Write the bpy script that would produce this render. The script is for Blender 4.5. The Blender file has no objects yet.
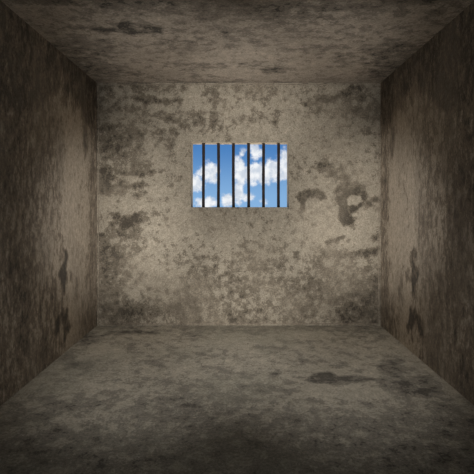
import bpy, math, random
import numpy as np
from mathutils import Vector, Matrix

# ------------------------------------------------------------------ camera
F_PX, VX, VY = 430.0, 240.5, 205.8          # focal length and vanishing point (474 px frame)
SC = 87.1                                   # pixels per metre on the far wall
D = F_PX / SC                               # far wall distance
XL, XR = (97 - VX) / SC, (380.5 - VX) / SC
EYE = (325.5 - VY) / SC
H = EYE + (VY - 83.0) / SC
YB = -1.3                                   # wall behind the camera
scene = bpy.context.scene
cam_d = bpy.data.cameras.new('camera')
cam = bpy.data.objects.new('camera', cam_d)
scene.collection.objects.link(cam)
cam.location = (0, 0, EYE)
cam.rotation_euler = (math.pi / 2, 0, 0)
cam_d.sensor_width = 36
cam_d.lens = 36 * F_PX / 474
cam_d.shift_x = -(VX - 237) / 474
cam_d.shift_y = -(237 - VY) / 474
cam_d.clip_start = 0.05
scene.camera = cam

# ------------------------------------------------------------------ exposure
vs = scene.view_settings
vs.view_transform = 'Standard'; vs.look = 'None'; vs.gamma = 1.0
vs.use_curve_mapping = False; vs.exposure = 0.0

def lin(r, g, b):
    def f(c):
        c /= 255.0
        return c / 12.92 if c <= 0.04045 else ((c + 0.055) / 1.055) ** 2.4
    return (f(r), f(g), f(b), 1.0)

# small node-graph helper
class G:
    def __init__(s, nt): s.nt = nt; s.n = nt.nodes; s.l = nt.links
    def new(s, t, **kw):
        n = s.n.new(t)
        for k, v in kw.items(): setattr(n, k, v)
        return n
    def put(s, sock, v):
        if isinstance(v, bpy.types.NodeSocket): s.l.new(v, sock)
        elif v is not None: sock.default_value = v
    def m(s, op, a, b=None, c=None, clamp=False):
        n = s.new('ShaderNodeMath', operation=op); n.use_clamp = clamp
        s.put(n.inputs[0], a); s.put(n.inputs[1], b); s.put(n.inputs[2], c)
        return n.outputs[0]
    def vm(s, op, a, b=None):
        n = s.new('ShaderNodeVectorMath', operation=op)
        s.put(n.inputs[0], a); s.put(n.inputs[1], b)
        return n.outputs[0]
    def noise(s, vec, scale, detail=4, rough=0.55, dist=0.0):
        n = s.new('ShaderNodeTexNoise')
        s.put(n.inputs['Vector'], vec); n.inputs['Scale'].default_value = scale
        n.inputs['Detail'].default_value = detail; n.inputs['Roughness'].default_value = rough
        n.inputs['Distortion'].default_value = dist
        return n.outputs['Fac']
    def step(s, x, lo, hi, a=0.0, b=1.0):
        n = s.new('ShaderNodeMapRange'); n.interpolation_type = 'SMOOTHSTEP'
        s.put(n.inputs['Value'], x)
        for k, v in zip(('From Min', 'From Max', 'To Min', 'To Max'), (lo, hi, a, b)): n.inputs[k].default_value = v
        return n.outputs['Result']
    def mix(s, f, a, b, mode='MIX'):
        n = s.new('ShaderNodeMix', data_type='RGBA', blend_type=mode)
        s.put(n.inputs['Factor'], f); s.put(n.inputs['A'], a) if False else None
        s.put(n.inputs[6], a); s.put(n.inputs[7], b)
        return n.outputs[2]

# ------------------------------------------------------------------ sky outside the window
world = bpy.data.worlds.new('sky'); scene.world = world
world.use_nodes = True
g = G(world.node_tree); g.n.clear()
tc = g.new('ShaderNodeTexCoord').outputs['Generated']
sep = g.new('ShaderNodeSeparateXYZ'); g.l.new(tc, sep.inputs[0])
def sky_dir(px, py):
    v = Vector(((px - VX) / F_PX, 1, (VY - py) / F_PX)).normalized()
    return v.x, v.z
CLOUDS = [(209, 172, 11, 10, 1.0), (214, 178, 7, 6, .9), (196, 184, 8, 9, 1.0), (207, 202, 13, 6, 1.0), (227, 200, 7, 9, .9),
          (240, 172, 7, 20, 1.0), (239, 192, 6, 14, .95), (246, 197, 10, 5, .9), (256, 153, 8, 10, .85), (258, 173, 17, 12, 1.1), (275, 170, 14, 11, 1.1),
          (285, 164, 9, 16, 1.05), (263, 202, 6, 4, .6), (254, 184, 6, 4, .8), (242, 153, 5, 7, .7)]
field = None
for px, py, rx, ry, st in CLOUDS:
    ux, uz = sky_dir(px, py)
    dx = g.m('MULTIPLY', g.m('SUBTRACT', sep.outputs[0], ux), F_PX / rx)
    dz = g.m('MULTIPLY', g.m('SUBTRACT', sep.outputs[2], uz), F_PX / ry)
    r2 = g.m('ADD', g.m('MULTIPLY', dx, dx), g.m('MULTIPLY', dz, dz))
    e = g.m('MULTIPLY', g.m('POWER', 2.718, g.m('MULTIPLY', r2, -0.9)), st)
    field = e if field is None else g.m('MAXIMUM', field, e)
front = g.m('GREATER_THAN', sep.outputs[1], 0.0)
field = g.m('MULTIPLY', field, front)
n1 = g.noise(tc, 38, 6, 0.62)
n2 = g.noise(tc, 110, 4, 0.6)
wide = g.step(g.noise(tc, 5.0, 5, 0.55), 0.54, 0.72)                 # the rest of the sky
away = g.m('SUBTRACT', 1.0, g.m('MULTIPLY', g.step(sep.outputs[1], 0.93, 0.98), 1.0))
wide = g.m('MULTIPLY', wide, away)
fld = g.m('ADD', field, g.m('MULTIPLY', g.m('SUBTRACT', n1, 0.5), 1.25))
fld = g.m('ADD', fld, g.m('MULTIPLY', g.m('SUBTRACT', n2, 0.5), 0.5))
cov = g.m('MAXIMUM', g.step(fld, 0.30, 0.78), wide)
blue = g.mix(g.step(sep.outputs[2], 0.0, 0.15), lin(134, 178, 222), lin(74, 128, 190))
added_ground = g.m('GREATER_THAN', -0.03, sep.outputs[2])
white = g.mix(g.step(g.noise(tc, 55, 4), 0.35, 0.65), lin(205, 214, 226), lin(246, 248, 250))
bg = g.new('ShaderNodeBackground'); g.l.new(g.mix(added_ground, g.mix(cov, blue, white), (1.9, 1.75, 1.5, 1)), bg.inputs[0])      # unseen pale ground below the horizon, its glow added to light the window reveal
bg.inputs[1].default_value = 1.0
out = g.new('ShaderNodeOutputWorld'); g.l.new(bg.outputs[0], out.inputs[0])

# ------------------------------------------------------------------ added unseen lights (behind the viewer, thrown at the far wall)
def spot(loc, target, power, size_deg, blend, radius, col=(1.0, 0.975, 0.93)):
    d = bpy.data.lights.new('fill_spot', 'SPOT'); o = bpy.data.objects.new('fill_spot', d)  # added spot, stands for no lamp in the cell
    scene.collection.objects.link(o); o.location = loc
    o.rotation_euler = (Vector(target) - Vector(loc)).to_track_quat('-Z', 'Y').to_euler()
    d.energy = power; d.spot_size = math.radians(size_deg); d.spot_blend = blend
    d.shadow_soft_size = radius; d.color = col
for sx in (-1, 1):
    spot((sx * 1.1, -0.3, 0.3), (0, D, EYE - 0.05), 200, 39, 1.0, 0.05)
    spot((sx * 1.5, -0.2, EYE), (-sx * 1.62, D - 0.02, EYE - 0.15), 630, 22.5, 1.0, 0.12)
    spot((sx * 0.9, -0.2, 2.65), (sx * 0.65, D - 0.55, 0.0), 300, 35.5, 1.0, 0.12)
    spot((sx * 0.9, -0.2, 0.12), (sx * 0.5, D - 0.3, H), 255, 29, 1.0, 0.12)
ad = bpy.data.lights.new('fill_light', 'AREA'); ao = bpy.data.objects.new('fill_light', ad)      # added soft fill behind the viewer, no visible source
scene.collection.objects.link(ao); ao.location = (0, YB + 0.06, 1.2); ao.rotation_euler = (math.pi / 2, 0, 0)
ad.shape = 'RECTANGLE'; ad.size = 1.6; ad.size_y = 2.1; ad.energy = 12; ad.color = (0.70, 0.86, 1.0)

# ------------------------------------------------------------------ weathered plaster
def plaster(name, light, mid, deep, tint, fine=1.0, bump=0.6, seed=0.0, stretch=(1, 1, 1)):
    mt = bpy.data.materials.new(name); mt.use_nodes = True
    g = G(mt.node_tree); g.n.clear()
    pos = g.new('ShaderNodeTexCoord').outputs['Object']
    p = g.vm('ADD', pos, (seed, seed * 1.7, seed * 0.6))
    p = g.vm('MULTIPLY', p, stretch)
    at = g.new('ShaderNodeAttribute'); at.attribute_name = 'wear_shade'
    F = at.outputs['Fac']
    big = g.noise(p, 2.6, 6, 0.62, 0.0)
    md = g.noise(p, 12, 10, 0.74, 0.0)
    sm = g.noise(p, 26, 8, 0.78)
    gr = g.noise(p, 75, 4, 0.8)
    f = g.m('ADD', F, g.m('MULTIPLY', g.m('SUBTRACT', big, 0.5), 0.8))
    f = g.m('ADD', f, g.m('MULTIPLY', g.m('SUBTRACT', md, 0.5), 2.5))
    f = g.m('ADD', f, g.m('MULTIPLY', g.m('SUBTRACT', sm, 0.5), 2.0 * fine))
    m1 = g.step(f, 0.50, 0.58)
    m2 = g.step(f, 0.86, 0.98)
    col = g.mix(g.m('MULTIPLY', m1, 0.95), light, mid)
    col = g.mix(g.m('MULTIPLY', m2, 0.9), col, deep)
    # broad tint drift, soft mottling, grain
    col = g.mix(g.m('MULTIPLY', g.step(g.noise(p, 1.4, 3, 0.5), 0.45, 0.62), 0.35), col, tint, 'MIX')
    v = g.m('ADD', 1.0, g.m('MULTIPLY', g.m('SUBTRACT', g.noise(p, 15, 6, 0.7), 0.5), 0.7))
    v = g.m('MULTIPLY', v, g.m('ADD', 1.0, g.m('MULTIPLY', g.m('SUBTRACT', sm, 0.5), 1.5)))
    v = g.m('MULTIPLY', v, g.m('ADD', 1.0, g.m('MULTIPLY', g.m('SUBTRACT', gr, 0.5), 1.9)))
    # pits and pale flecks
    pit = g.step(g.noise(p, 60, 3, 0.6), 0.66, 0.74)
    v = g.m('MULTIPLY', v, g.m('SUBTRACT', 1.0, g.m('MULTIPLY', pit, 0.45)))
    fleck = g.step(g.noise(g.vm('ADD', p, (7.3, 1.1, 4.2)), 48, 4, 0.65), 0.66, 0.74)
    v = g.m('ADD', v, g.m('MULTIPLY', fleck, 0.3))
    cmb = g.new('ShaderNodeCombineXYZ')
    for i in range(3): g.l.new(v, cmb.inputs[i])
    col = g.mix(1.0, col, cmb.outputs[0], 'MULTIPLY')
    bs = g.new('ShaderNodeBsdfPrincipled')
    g.l.new(col, bs.inputs['Base Color'])
    bs.inputs['Roughness'].default_value = 0.92
    bs.inputs['Specular IOR Level'].default_value = 0.15
    hgt = g.m('SUBTRACT', g.m('ADD', g.m('MULTIPLY', sm, 0.5), g.m('MULTIPLY', gr, 0.25)), g.m('MULTIPLY', g.m('ADD', m1, m2), 0.35))
    hgt = g.m('SUBTRACT', hgt, g.m('MULTIPLY', pit, 0.4))
    bp = g.new('ShaderNodeBump'); bp.inputs['Strength'].default_value = bump; bp.inputs['Distance'].default_value = 0.008
    g.l.new(hgt, bp.inputs['Height']); g.l.new(bp.outputs[0], bs.inputs['Normal'])
    o = g.new('ShaderNodeOutputMaterial'); g.l.new(bs.outputs[0], o.inputs[0])
    return mt

M_BACK = plaster('far_wall_plaster', (.465, .405, .32, 1), (.225, .19, .145, 1), (.09, .076, .06, 1), (.36, .305, .235, 1), fine=1.15)
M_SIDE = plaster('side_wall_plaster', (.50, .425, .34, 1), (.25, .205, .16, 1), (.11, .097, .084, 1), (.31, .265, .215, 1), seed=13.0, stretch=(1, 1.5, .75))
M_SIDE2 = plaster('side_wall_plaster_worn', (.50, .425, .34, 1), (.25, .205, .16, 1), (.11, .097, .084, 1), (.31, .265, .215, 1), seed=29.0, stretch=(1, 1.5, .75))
M_FLOOR = plaster('concrete_floor', (.49, .445, .365, 1), (.29, .265, .222, 1), (.12, .108, .094, 1), (.32, .305, .245, 1), seed=41.0, stretch=(.8, .8, 1))
M_CEIL = plaster('ceiling_plaster', (.50, .43, .36, 1), (.27, .235, .198, 1), (.08, .073, .065, 1), (.34, .29, .245, 1), seed=57.0, stretch=(.75, .9, 1))
M_EDGE = plaster('edge_bead_plaster', (.40, .34, .27, 1), (.25, .205, .16, 1), (.14, .11, .085, 1), (.34, .28, .22, 1), seed=71.0)

# stains and painted shade: (x0, x1, y0, y1, value, softness) ovals or ([...points], value, softness) outlines, in photo pixels on that surface
def wear_shade_field(U, V, marks, base):
    """U,V pixel coordinates of the vertices; returns the wear and shade value."""
    F = np.full(U.shape, base, dtype=float)
    for mk in marks:
        if isinstance(mk[0], (list, tuple)):
            pts, val, soft = mk
            P = np.array(pts, float); n = len(P)
            inside = np.zeros(U.shape, bool); dist = np.full(U.shape, 1e9)
            for i in range(n):
                (ax, ay), (bx, by) = P[i], P[(i + 1) % n]
                c = ((ay > V) != (by > V))
                with np.errstate(divide='ignore', invalid='ignore'):
                    xi = (bx - ax) * (V - ay) / (by - ay + 1e-12) + ax
                inside ^= c & (U < xi)
                L2 = (bx - ax) ** 2 + (by - ay) ** 2 + 1e-9
                t = np.clip(((U - ax) * (bx - ax) + (V - ay) * (by - ay)) / L2, 0, 1)
                dist = np.minimum(dist, np.hypot(U - ax - t * (bx - ax), V - ay - t * (by - ay)))
            s = np.where(inside, dist, -dist)
            w = np.clip(0.5 + s / (2.8 * soft), 0, 1)
        else:
            x0, x1, y0, y1, val, soft = mk
            cx, cy, rx, ry = (x0 + x1) / 2, (y0 + y1) / 2, max((x1 - x0) / 2, .5), max((y1 - y0) / 2, .5)
            r = (np.abs((U - cx) / rx) ** 2.6 + np.abs((V - cy) / ry) ** 2.6) ** (1 / 2.6)
            s = (1 - r) * min(rx, ry)
            w = np.clip(0.5 + s / (2.8 * soft), 0, 1)
        w = w * w * (3 - 2 * w)
        F = F * (1 - w) + val * w
    return 0.42 + (F - 0.42) * 1.12

BACK = [
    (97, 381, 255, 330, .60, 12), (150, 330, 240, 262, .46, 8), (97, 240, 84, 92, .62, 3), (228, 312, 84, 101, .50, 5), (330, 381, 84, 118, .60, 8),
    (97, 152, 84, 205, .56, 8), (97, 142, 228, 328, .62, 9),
    ([(126, 97), (140, 93), (160, 98), (184, 98), (185, 102), (170, 104), (150, 104), (138, 101)], .88, 2),
    (97, 126, 104, 113, .82, 4), (128, 152, 107, 118, .72, 4), (97, 112, 90, 106, .66, 4),
    (184, 206, 86, 112, .22, 4), (114, 134, 92, 104, .35, 4), (108, 140, 113, 127, .40, 4),
    ([(200, 90), (214, 87), (230, 90), (229, 102), (214, 106), (204, 102)], .60, 3),
    ([(162, 112), (180, 110), (214, 109), (216, 122), (212, 130), (200, 126), (190, 132), (176, 124), (160, 120)], .62, 3),
    (152, 218, 124, 135, .58, 4), (156, 176, 131, 150, .64, 3), (200, 218, 108, 127, .62, 3),
    (97, 149, 127, 163, .72, 6), (144, 158, 134, 160, .22, 5), (150, 170, 150, 205, .28, 8),
    (244, 282, 111, 128, .55, 4), (300, 312, 98, 120, .56, 4), (262, 298, 100, 112, .30, 5), (210, 300, 130, 142, .22, 5),
    ([(316, 99), (322, 96), (333, 96), (344, 91), (352, 86), (358, 86), (352, 92), (344, 97), (335, 101), (320, 102)], .90, 2),
    (352, 366, 106, 118, .80, 3), (368, 379, 100, 119, .72, 3), (311, 328, 102, 116, .62, 4), (358, 368, 127, 135, .60, 3),
    (320, 352, 118, 160, .32, 8), (300, 378, 120, 150, .34, 8), (345, 352, 158, 166, .55, 2),
    (131, 146, 161, 171, .74, 2.5), ([(116, 171), (128, 172), (138, 170), (146, 172), (144, 178), (134, 178), (120, 175)], 1.05, 2),
    ([(98, 163), (108, 166), (113, 178), (112, 192), (99, 193)], .92, 3), (119, 129, 180, 188, .94, 2), (131, 143, 182, 188, .86, 2),
    (130, 148, 190, 198, .70, 2), (144, 162, 169, 173, .72, 1.5), (99, 118, 191, 198, .72, 3), (126, 146, 177, 181, .2, 2),
    (98, 160, 198, 210, .26, 4),
    (313, 331, 160, 171, .74, 3), (322, 350, 164, 180, .60, 4), (330, 346, 174, 179, .78, 2),
    ([(334, 184), (342, 181), (356, 182), (366, 186), (368, 196), (350, 195), (336, 194)], .84, 2.5), (306, 336, 176, 190, .18, 4),
    ([(295, 197), (304, 190), (316, 188), (323, 192), (327, 199), (322, 201), (314, 197), (306, 199), (306, 208), (305, 214), (299, 213), (300, 204)], .92, 1.6),
    ([(306, 203), (318, 200), (332, 203), (338, 212), (340, 222), (346, 228), (352, 236), (330, 242), (312, 240), (306, 226)], .12, 2),
    ([(336, 198), (343, 191), (350, 188), (364, 190), (367, 198), (364, 206), (356, 211), (351, 215), (356, 221), (354, 224), (344, 226), (338, 219), (339, 207)], 1.0, 1.5),
    ([(347, 199), (352, 195), (360, 196), (363, 201), (356, 205), (348, 205)], .10, 1.2),
    ([(356, 214), (364, 206), (372, 208), (378, 212), (378, 226), (362, 226), (358, 222)], .24, 3),
    (372, 379, 197, 202, .98, 1.2), (366, 372, 201, 207, .92, 1.5),
    ([(324, 242), (330, 239), (344, 235), (347, 237), (338, 241), (328, 245)], .85, 1.2), (311, 317, 222, 228, .68, 1.5),
    ([(334, 252), (345, 251), (360, 251), (378, 248), (378, 257), (362, 258), (356, 261), (345, 257)], .88, 2.5),
    (320, 346, 250, 262, .62, 4), (345, 378, 260, 300, .60, 6), (370, 378, 233, 241, .62, 3),
    ([(108, 211), (118, 214), (132, 216), (139, 211), (147, 212), (149, 219), (141, 223), (136, 228), (122, 229), (112, 226), (114, 219)], .84, 2),
    (119, 136, 216, 228, 1.0, 2), (152, 161, 211, 217, .74, 1.5), (160, 169, 213, 227, .58, 2.5),
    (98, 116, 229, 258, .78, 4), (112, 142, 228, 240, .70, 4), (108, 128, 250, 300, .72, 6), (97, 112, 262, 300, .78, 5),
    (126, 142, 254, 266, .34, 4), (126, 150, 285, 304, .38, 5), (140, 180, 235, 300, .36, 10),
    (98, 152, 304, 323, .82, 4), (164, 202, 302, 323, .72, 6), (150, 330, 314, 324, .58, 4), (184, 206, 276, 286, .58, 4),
    (228, 237, 318, 323, .9, 1.5), (192, 204, 317, 323, .86, 2), (222, 236, 308, 312, .68, 2),
    ([(338, 297), (346, 295), (360, 292), (362, 296), (350, 299), (340, 300)], .95, 1.5),
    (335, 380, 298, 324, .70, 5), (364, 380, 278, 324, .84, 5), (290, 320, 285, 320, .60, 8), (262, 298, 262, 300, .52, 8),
    (178, 300, 209, 245, .28, 8), (285, 310, 262, 275, .35, 6),
]
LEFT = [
    (-300, 36, -600, 900, .66, 9), (36, 66, -200, 700, .54, 6), (60, 93, 100, 330, .26, 9), (90, 98, 60, 330, .62, 3),  # painted-in dim near end and shaded far corner, with browner mottled plaster between
    ([(-40, -100), (97, -100), (97, 150), (91, 128), (86, 128), (80, 108), (74, 112), (70, 92), (66, 104), (62, 78), (57, 92), (50, 96), (38, 110), (-40, 110)], .88, 3),  # upper arch: dark stain, with the edge of the lit area painted in
    ([(82, 125), (87, 128), (88, 150), (85, 160), (83, 145)], .8, 1), (90, 94, 130, 250, .66, 2),  # drip stain, then more shade painted along the corner
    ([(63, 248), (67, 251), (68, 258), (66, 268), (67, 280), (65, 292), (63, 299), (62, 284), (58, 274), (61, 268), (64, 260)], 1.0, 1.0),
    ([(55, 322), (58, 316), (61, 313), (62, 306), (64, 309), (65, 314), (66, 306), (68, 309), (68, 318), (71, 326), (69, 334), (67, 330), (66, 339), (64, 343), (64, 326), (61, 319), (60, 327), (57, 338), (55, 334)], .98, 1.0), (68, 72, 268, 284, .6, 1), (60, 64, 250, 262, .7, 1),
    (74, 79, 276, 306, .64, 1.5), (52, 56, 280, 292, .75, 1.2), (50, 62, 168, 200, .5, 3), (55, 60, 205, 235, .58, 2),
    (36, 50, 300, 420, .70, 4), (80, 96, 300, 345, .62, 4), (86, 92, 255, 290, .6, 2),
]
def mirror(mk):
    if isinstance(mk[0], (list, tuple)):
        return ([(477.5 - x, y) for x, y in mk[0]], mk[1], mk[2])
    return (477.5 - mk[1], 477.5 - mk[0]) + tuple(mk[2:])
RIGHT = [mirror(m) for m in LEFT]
CEIL = [
    (-400, 900, -900, 14, .70, 6), (60, 420, 48, 84, .36, 8), (40, 110, 40, 84, .66, 8), (362, 430, 40, 84, .72, 8),  # near end painted dim for light falloff; far corners darker
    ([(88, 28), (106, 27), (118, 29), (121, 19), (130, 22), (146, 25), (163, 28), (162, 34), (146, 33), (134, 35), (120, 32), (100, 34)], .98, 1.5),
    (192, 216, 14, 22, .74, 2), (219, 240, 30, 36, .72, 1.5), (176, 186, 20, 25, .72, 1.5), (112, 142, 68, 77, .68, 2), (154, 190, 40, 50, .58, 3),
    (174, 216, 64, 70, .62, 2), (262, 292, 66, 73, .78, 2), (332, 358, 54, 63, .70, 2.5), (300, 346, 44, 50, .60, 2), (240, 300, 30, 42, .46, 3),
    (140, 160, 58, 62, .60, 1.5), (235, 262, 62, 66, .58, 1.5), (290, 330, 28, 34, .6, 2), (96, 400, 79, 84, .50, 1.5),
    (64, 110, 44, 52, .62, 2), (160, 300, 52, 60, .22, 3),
]
FLOOR = [
    (-500, 1000, 396, 1600, .62, 12), (110, 380, 334, 372, .36, 6), (97, 380, 325, 331, .56, 2),  # near floor speckled, and painted darker where the light falls off
    ([(110, 331), (130, 330), (160, 332), (160, 334), (130, 334), (100, 336)], .84, 1), (113, 138, 342, 352, .64, 2), (70, 96, 330, 346, .74, 2.5),
    (66, 92, 362, 369, .88, 1.5), (94, 120, 344, 356, .12, 3), (60, 76, 352, 360, .66, 2), (180, 205, 332, 340, .60, 2), (215, 250, 336, 345, .25, 3),
    ([(305, 380), (314, 374), (328, 371), (338, 376), (358, 375), (382, 379), (366, 382), (350, 384), (346, 389), (336, 389), (328, 384), (314, 383)], 1.0, 1.2),
    (284, 316, 357, 366, .60, 2.5), (238, 254, 372, 379, .70, 1.5), (270, 278, 372, 375, .86, 1), (288, 294, 383, 386, .8, .8), (318, 352, 392, 398, .74, 1.5),
    (378, 404, 358, 392, .74, 3), (396, 440, 377, 397, .82, 2.5), (300, 396, 325, 332, .62, 2), (298, 322, 332, 338, .15, 2), (320, 400, 338, 352, .44, 3),
    (300, 380, 384, 400, .20, 3), (240, 300, 384, 392, .62, 2), (180, 240, 352, 358, .55, 2), (140, 170, 360, 368, .62, 2), (200, 236, 366, 374, .58, 2), (250, 290, 346, 352, .55, 1.5), (150, 190, 344, 350, .50, 2), (245, 270, 330, 336, .6, 1.5), (330, 350, 362, 368, .56, 1.5), (100, 130, 396, 406, .58, 3), (0, 40, 420, 440, .5, 4), (60, 120, 414, 424, .48, 3), (120, 200, 376, 388, .50, 3), (10, 60, 378, 392, .36, 3), (0, 60, 398, 412, .5, 4),
    (60, 140, 384, 392, .30, 3), (120, 200, 392, 400, .5, 3), (250, 420, 404, 412, .5, 3),
]

def proj(pts):
    """photo pixel of world points (used only to place the wear and shade marks on each surface)"""
    y = np.maximum(pts[:, 1], 0.35)
    return VX + F_PX * pts[:, 0] / y, VY - F_PX * (pts[:, 2] - EYE) / y

def mesh_obj(name, verts, faces, mat, parent=None, smooth=False):
    me = bpy.data.meshes.new(name); me.from_pydata([tuple(v) for v in verts], [], faces); me.update()
    o = bpy.data.objects.new(name, me); scene.collection.objects.link(o)
    if mat: me.materials.append(mat)
    if parent: o.parent = parent
    if smooth:
        for p in me.polygons: p.use_smooth = True
    return o

def slab(name, origin, eu, ev, us, vs_, mat, marks, base, thick, hole=None, kind='structure'):
    """a wall slab: finely divided inner face carrying the wear and shade value, real thickness behind it"""
    origin, eu, ev = Vector(origin), Vector(eu), Vector(ev)
    nrm = eu.cross(ev)                                   # points into the room
    nu, nv = len(us), len(vs_)
    UU, VV = np.meshgrid(us, vs_, indexing='ij')
    base_pts = np.array(origin)[None] + UU.reshape(-1, 1) * np.array(eu)[None] + VV.reshape(-1, 1) * np.array(ev)[None]
    pts = base_pts
    idx = lambda i, j: i * nv + j
    faces = []
    def is_hole(i, j):
        if not hole: return False
        cu, cv = (us[i] + us[i + 1]) / 2, (vs_[j] + vs_[j + 1]) / 2
        return hole[0] < cu < hole[1] and hole[2] < cv < hole[3]
    for i in range(nu - 1):
        for j in range(nv - 1):
            if not is_hole(i, j): faces.append((idx(i, j), idx(i + 1, j), idx(i + 1, j + 1), idx(i, j + 1)))
    verts = [tuple(p) for p in pts]
    off = -nrm * thick
    def w(u, v, back): 
        p = origin + eu * u + ev * v
        if back: p = p + off
        verts.append(tuple(p)); return len(verts) - 1
    u0, u1, v0, v1 = us[0], us[-1], vs_[0], vs_[-1]
    def ring(a0, a1, b0, b1, inward):
        f = [w(a0, b0, 0), w(a1, b0, 0), w(a1, b1, 0), w(a0, b1, 0)]
        k = [w(a0, b0, 1), w(a1, b0, 1), w(a1, b1, 1), w(a0, b1, 1)]
        for i in range(4):
            j = (i + 1) % 4
            q = (f[i], k[i], k[j], f[j])
            faces.append(q if not inward else q[::-1])
        return k
    ko = ring(u0, u1, v0, v1, False)
    if hole:
        ki = ring(hole[0], hole[1], hole[2], hole[3], True)
        for i in range(4):
            j = (i + 1) % 4
            faces.append((ko[j], ko[i], ki[i], ki[j]))
    else:
        faces.append(tuple(reversed(ko)))
    o = mesh_obj(name, verts, faces, mat)
    P = np.array(verts)
    U, V = proj(P)
    F = wear_shade_field(U, V, marks, base)
    a = o.data.attributes.new('wear_shade', 'FLOAT', 'POINT')
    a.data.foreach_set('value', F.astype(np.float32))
    o['kind'] = kind
    return o

def steps(a, b, d, extra=()):
    s = list(np.linspace(a, b, max(2, int(round((b - a) / d)) + 1)))
    for e in extra:
        k = min(range(len(s)), key=lambda i: abs(s[i] - e)); s[k] = e
    return s

T = 0.20
WX0, WX1 = (191 - VX) / SC, (288.8 - VX) / SC
WZ0, WZ1 = EYE + (VY - 207.2) / SC, EYE + (VY - 142) / SC
# far wall faces -Y : eu = +x, ev = +z gives normal -y
us = steps(0, XR - XL, 0.012, (WX0 - XL, WX1 - XL)); vs2 = steps(0, H, 0.012, (WZ0, WZ1))
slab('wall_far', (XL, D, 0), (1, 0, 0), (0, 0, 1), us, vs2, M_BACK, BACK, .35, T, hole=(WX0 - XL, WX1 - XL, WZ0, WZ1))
# left wall faces +X : eu = +y, ev = +z
ys = steps(YB, D, 0.016); zs = steps(0, H, 0.016)
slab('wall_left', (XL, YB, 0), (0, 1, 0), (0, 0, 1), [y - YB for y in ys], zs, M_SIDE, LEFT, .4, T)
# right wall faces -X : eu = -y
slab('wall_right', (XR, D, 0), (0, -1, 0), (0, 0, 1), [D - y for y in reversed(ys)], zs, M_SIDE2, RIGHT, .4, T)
# floor faces +Z : eu=x, ev=y ; ceiling faces -Z : eu=y, ev=x
xs = steps(0, XR - XL, 0.016)
slab('floor', (XL, YB, 0), (1, 0, 0), (0, 1, 0), xs, [y - YB for y in ys], M_FLOOR, FLOOR, .42, T)
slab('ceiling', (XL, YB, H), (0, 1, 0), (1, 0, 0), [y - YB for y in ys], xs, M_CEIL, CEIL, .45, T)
slab('wall_near', (XR, YB, 0), (-1, 0, 0), (0, 0, 1), steps(0, XR - XL, .3), steps(0, H, .3), M_SIDE, [], .45, T)

# ------------------------------------------------------------------ thin plaster beads just inside the far wall's edges
def bead(name, p0, p1, wdir, width=0.010, depth=0.006, seed=1, skip=()):
    rnd = random.Random(seed)
    p0, p1, wdir = Vector(p0), Vector(p1), Vector(wdir)
    L = (p1 - p0).length; n = int(L / 0.02)
    verts, faces = [], []
    for i in range(n + 1):
        c = p0.lerp(p1, i / n)
        ww = width * rnd.uniform(.75, 1.15); dd = depth * rnd.uniform(.6, 1.1)
        for a, b in ((-.5, 0), (-.32, 1), (.32, 1), (.5, 0)):
            verts.append(c + wdir * (a * ww) + Vector((0, -1, 0)) * (b * dd))
    for i in range(n):
        for k in range(3):
            a = i * 4 + k; faces.append((a, a + 1, a + 5, a + 4))
        faces.append((i * 4 + 3, i * 4, i * 4 + 4, i * 4 + 7))
    faces.append((3, 2, 1, 0)); faces.append((n * 4, n * 4 + 1, n * 4 + 2, n * 4 + 3))
    o = mesh_obj(name, verts, faces, M_EDGE)
    a = o.data.attributes.new('wear_shade', 'FLOAT', 'POINT')
    a.data.foreach_set('value', np.full(len(verts), .42, np.float32))
    o['kind'] = 'structure'
e = 0.018
bead('trim_1', (XL + e, D, H - e), (XR - .45, D, H - e), (0, 0, 1), seed=1)
bead('trim_2', (XL + e, D, e), (XL + e, D, H - e - .01), (1, 0, 0), seed=2)
bead('trim_3', (XR - e, D, e), (XR - e, D, H - .5), (1, 0, 0), seed=3)
bead('trim_4', (XL + .3, D, e), (XR - e - .01, D, e), (0, 0, 1), seed=4)

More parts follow.
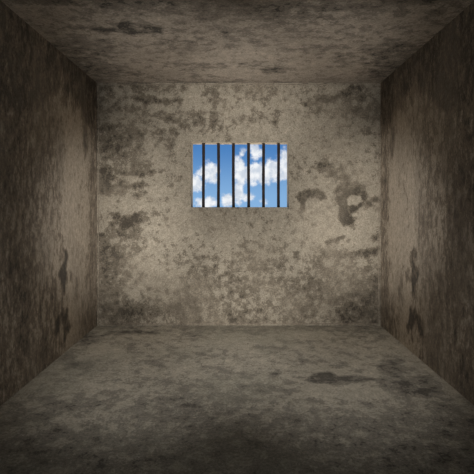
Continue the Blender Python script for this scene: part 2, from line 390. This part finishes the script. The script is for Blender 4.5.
# ------------------------------------------------------------------ iron bars
mt = bpy.data.materials.new('rusted_iron'); mt.use_nodes = True
g = G(mt.node_tree); g.n.clear()
pos = g.new('ShaderNodeTexCoord').outputs['Object']
n1 = g.noise(pos, 30, 6, 0.65)
n2 = g.noise(pos, 160, 4, 0.7)
col = g.mix(g.step(n1, 0.42, 0.62), (.030, .024, .023, 1), (.062, .036, .026, 1))
bs = g.new('ShaderNodeBsdfPrincipled'); g.l.new(col, bs.inputs['Base Color'])
bs.inputs['Metallic'].default_value = 0.35; bs.inputs['Roughness'].default_value = 0.62
bp = g.new('ShaderNodeBump'); bp.inputs['Strength'].default_value = .6; bp.inputs['Distance'].default_value = .003
g.l.new(n2, bp.inputs['Height']); g.l.new(bp.outputs[0], bs.inputs['Normal'])
o_ = g.new('ShaderNodeOutputMaterial'); g.l.new(bs.outputs[0], o_.inputs[0])
M_IRON = mt

BY = D + 0.10
def bar_mesh(seed, z0, z1, r=0.0172):
    rnd = random.Random(seed); seg, rings = 20, 60
    verts, faces = [], []
    ph = rnd.uniform(0, 6)
    for i in range(rings + 1):
        t = i / rings; z = (z1 - z0) * t
        rr = r * (1 + .035 * math.sin(9 * t + ph) * math.sin(23 * t + ph) + rnd.uniform(-.012, .012))
        cx = .0012 * math.sin(5 * t + ph); cy = .0012 * math.cos(4 * t + ph)
        for k in range(seg):
            a = 2 * math.pi * k / seg
            q = rr * (1 + rnd.uniform(-.012, .012))
            verts.append((cx + q * math.cos(a), cy + q * math.sin(a), z))
    for i in range(rings):
        for k in range(seg):
            faces.append((i * seg + k, i * seg + (k + 1) % seg, (i + 1) * seg + (k + 1) % seg, (i + 1) * seg + k))
    faces.append(tuple(range(seg - 1, -1, -1))); faces.append(tuple(rings * seg + k for k in range(seg)))
    return verts, faces
names = ['leftmost dark round iron bar in the window, nearest the left window edge',
         'second dark iron window bar from the left, crossing the small white cloud',
         'third dark iron window bar from the left, just left of the window centre',
         'fourth dark iron window bar from the left, just right of the window centre',
         'fifth dark iron window bar from the left, next to the rightmost bar',
         'rightmost dark round iron bar in the window, nearest the right window edge']
for i, px in enumerate((203.5, 218.5, 233.4, 248.6, 263.5, 278.5)):
    v, f = bar_mesh(i + 5, WZ0, WZ1)
    o = mesh_obj('window_bar', v, f, M_IRON, smooth=True)
    o.location = ((px - VX) / F_PX * BY, BY, WZ0)
    o['label'] = names[i]; o['category'] = 'window bar'; o['group'] = 'iron bars in the window opening'
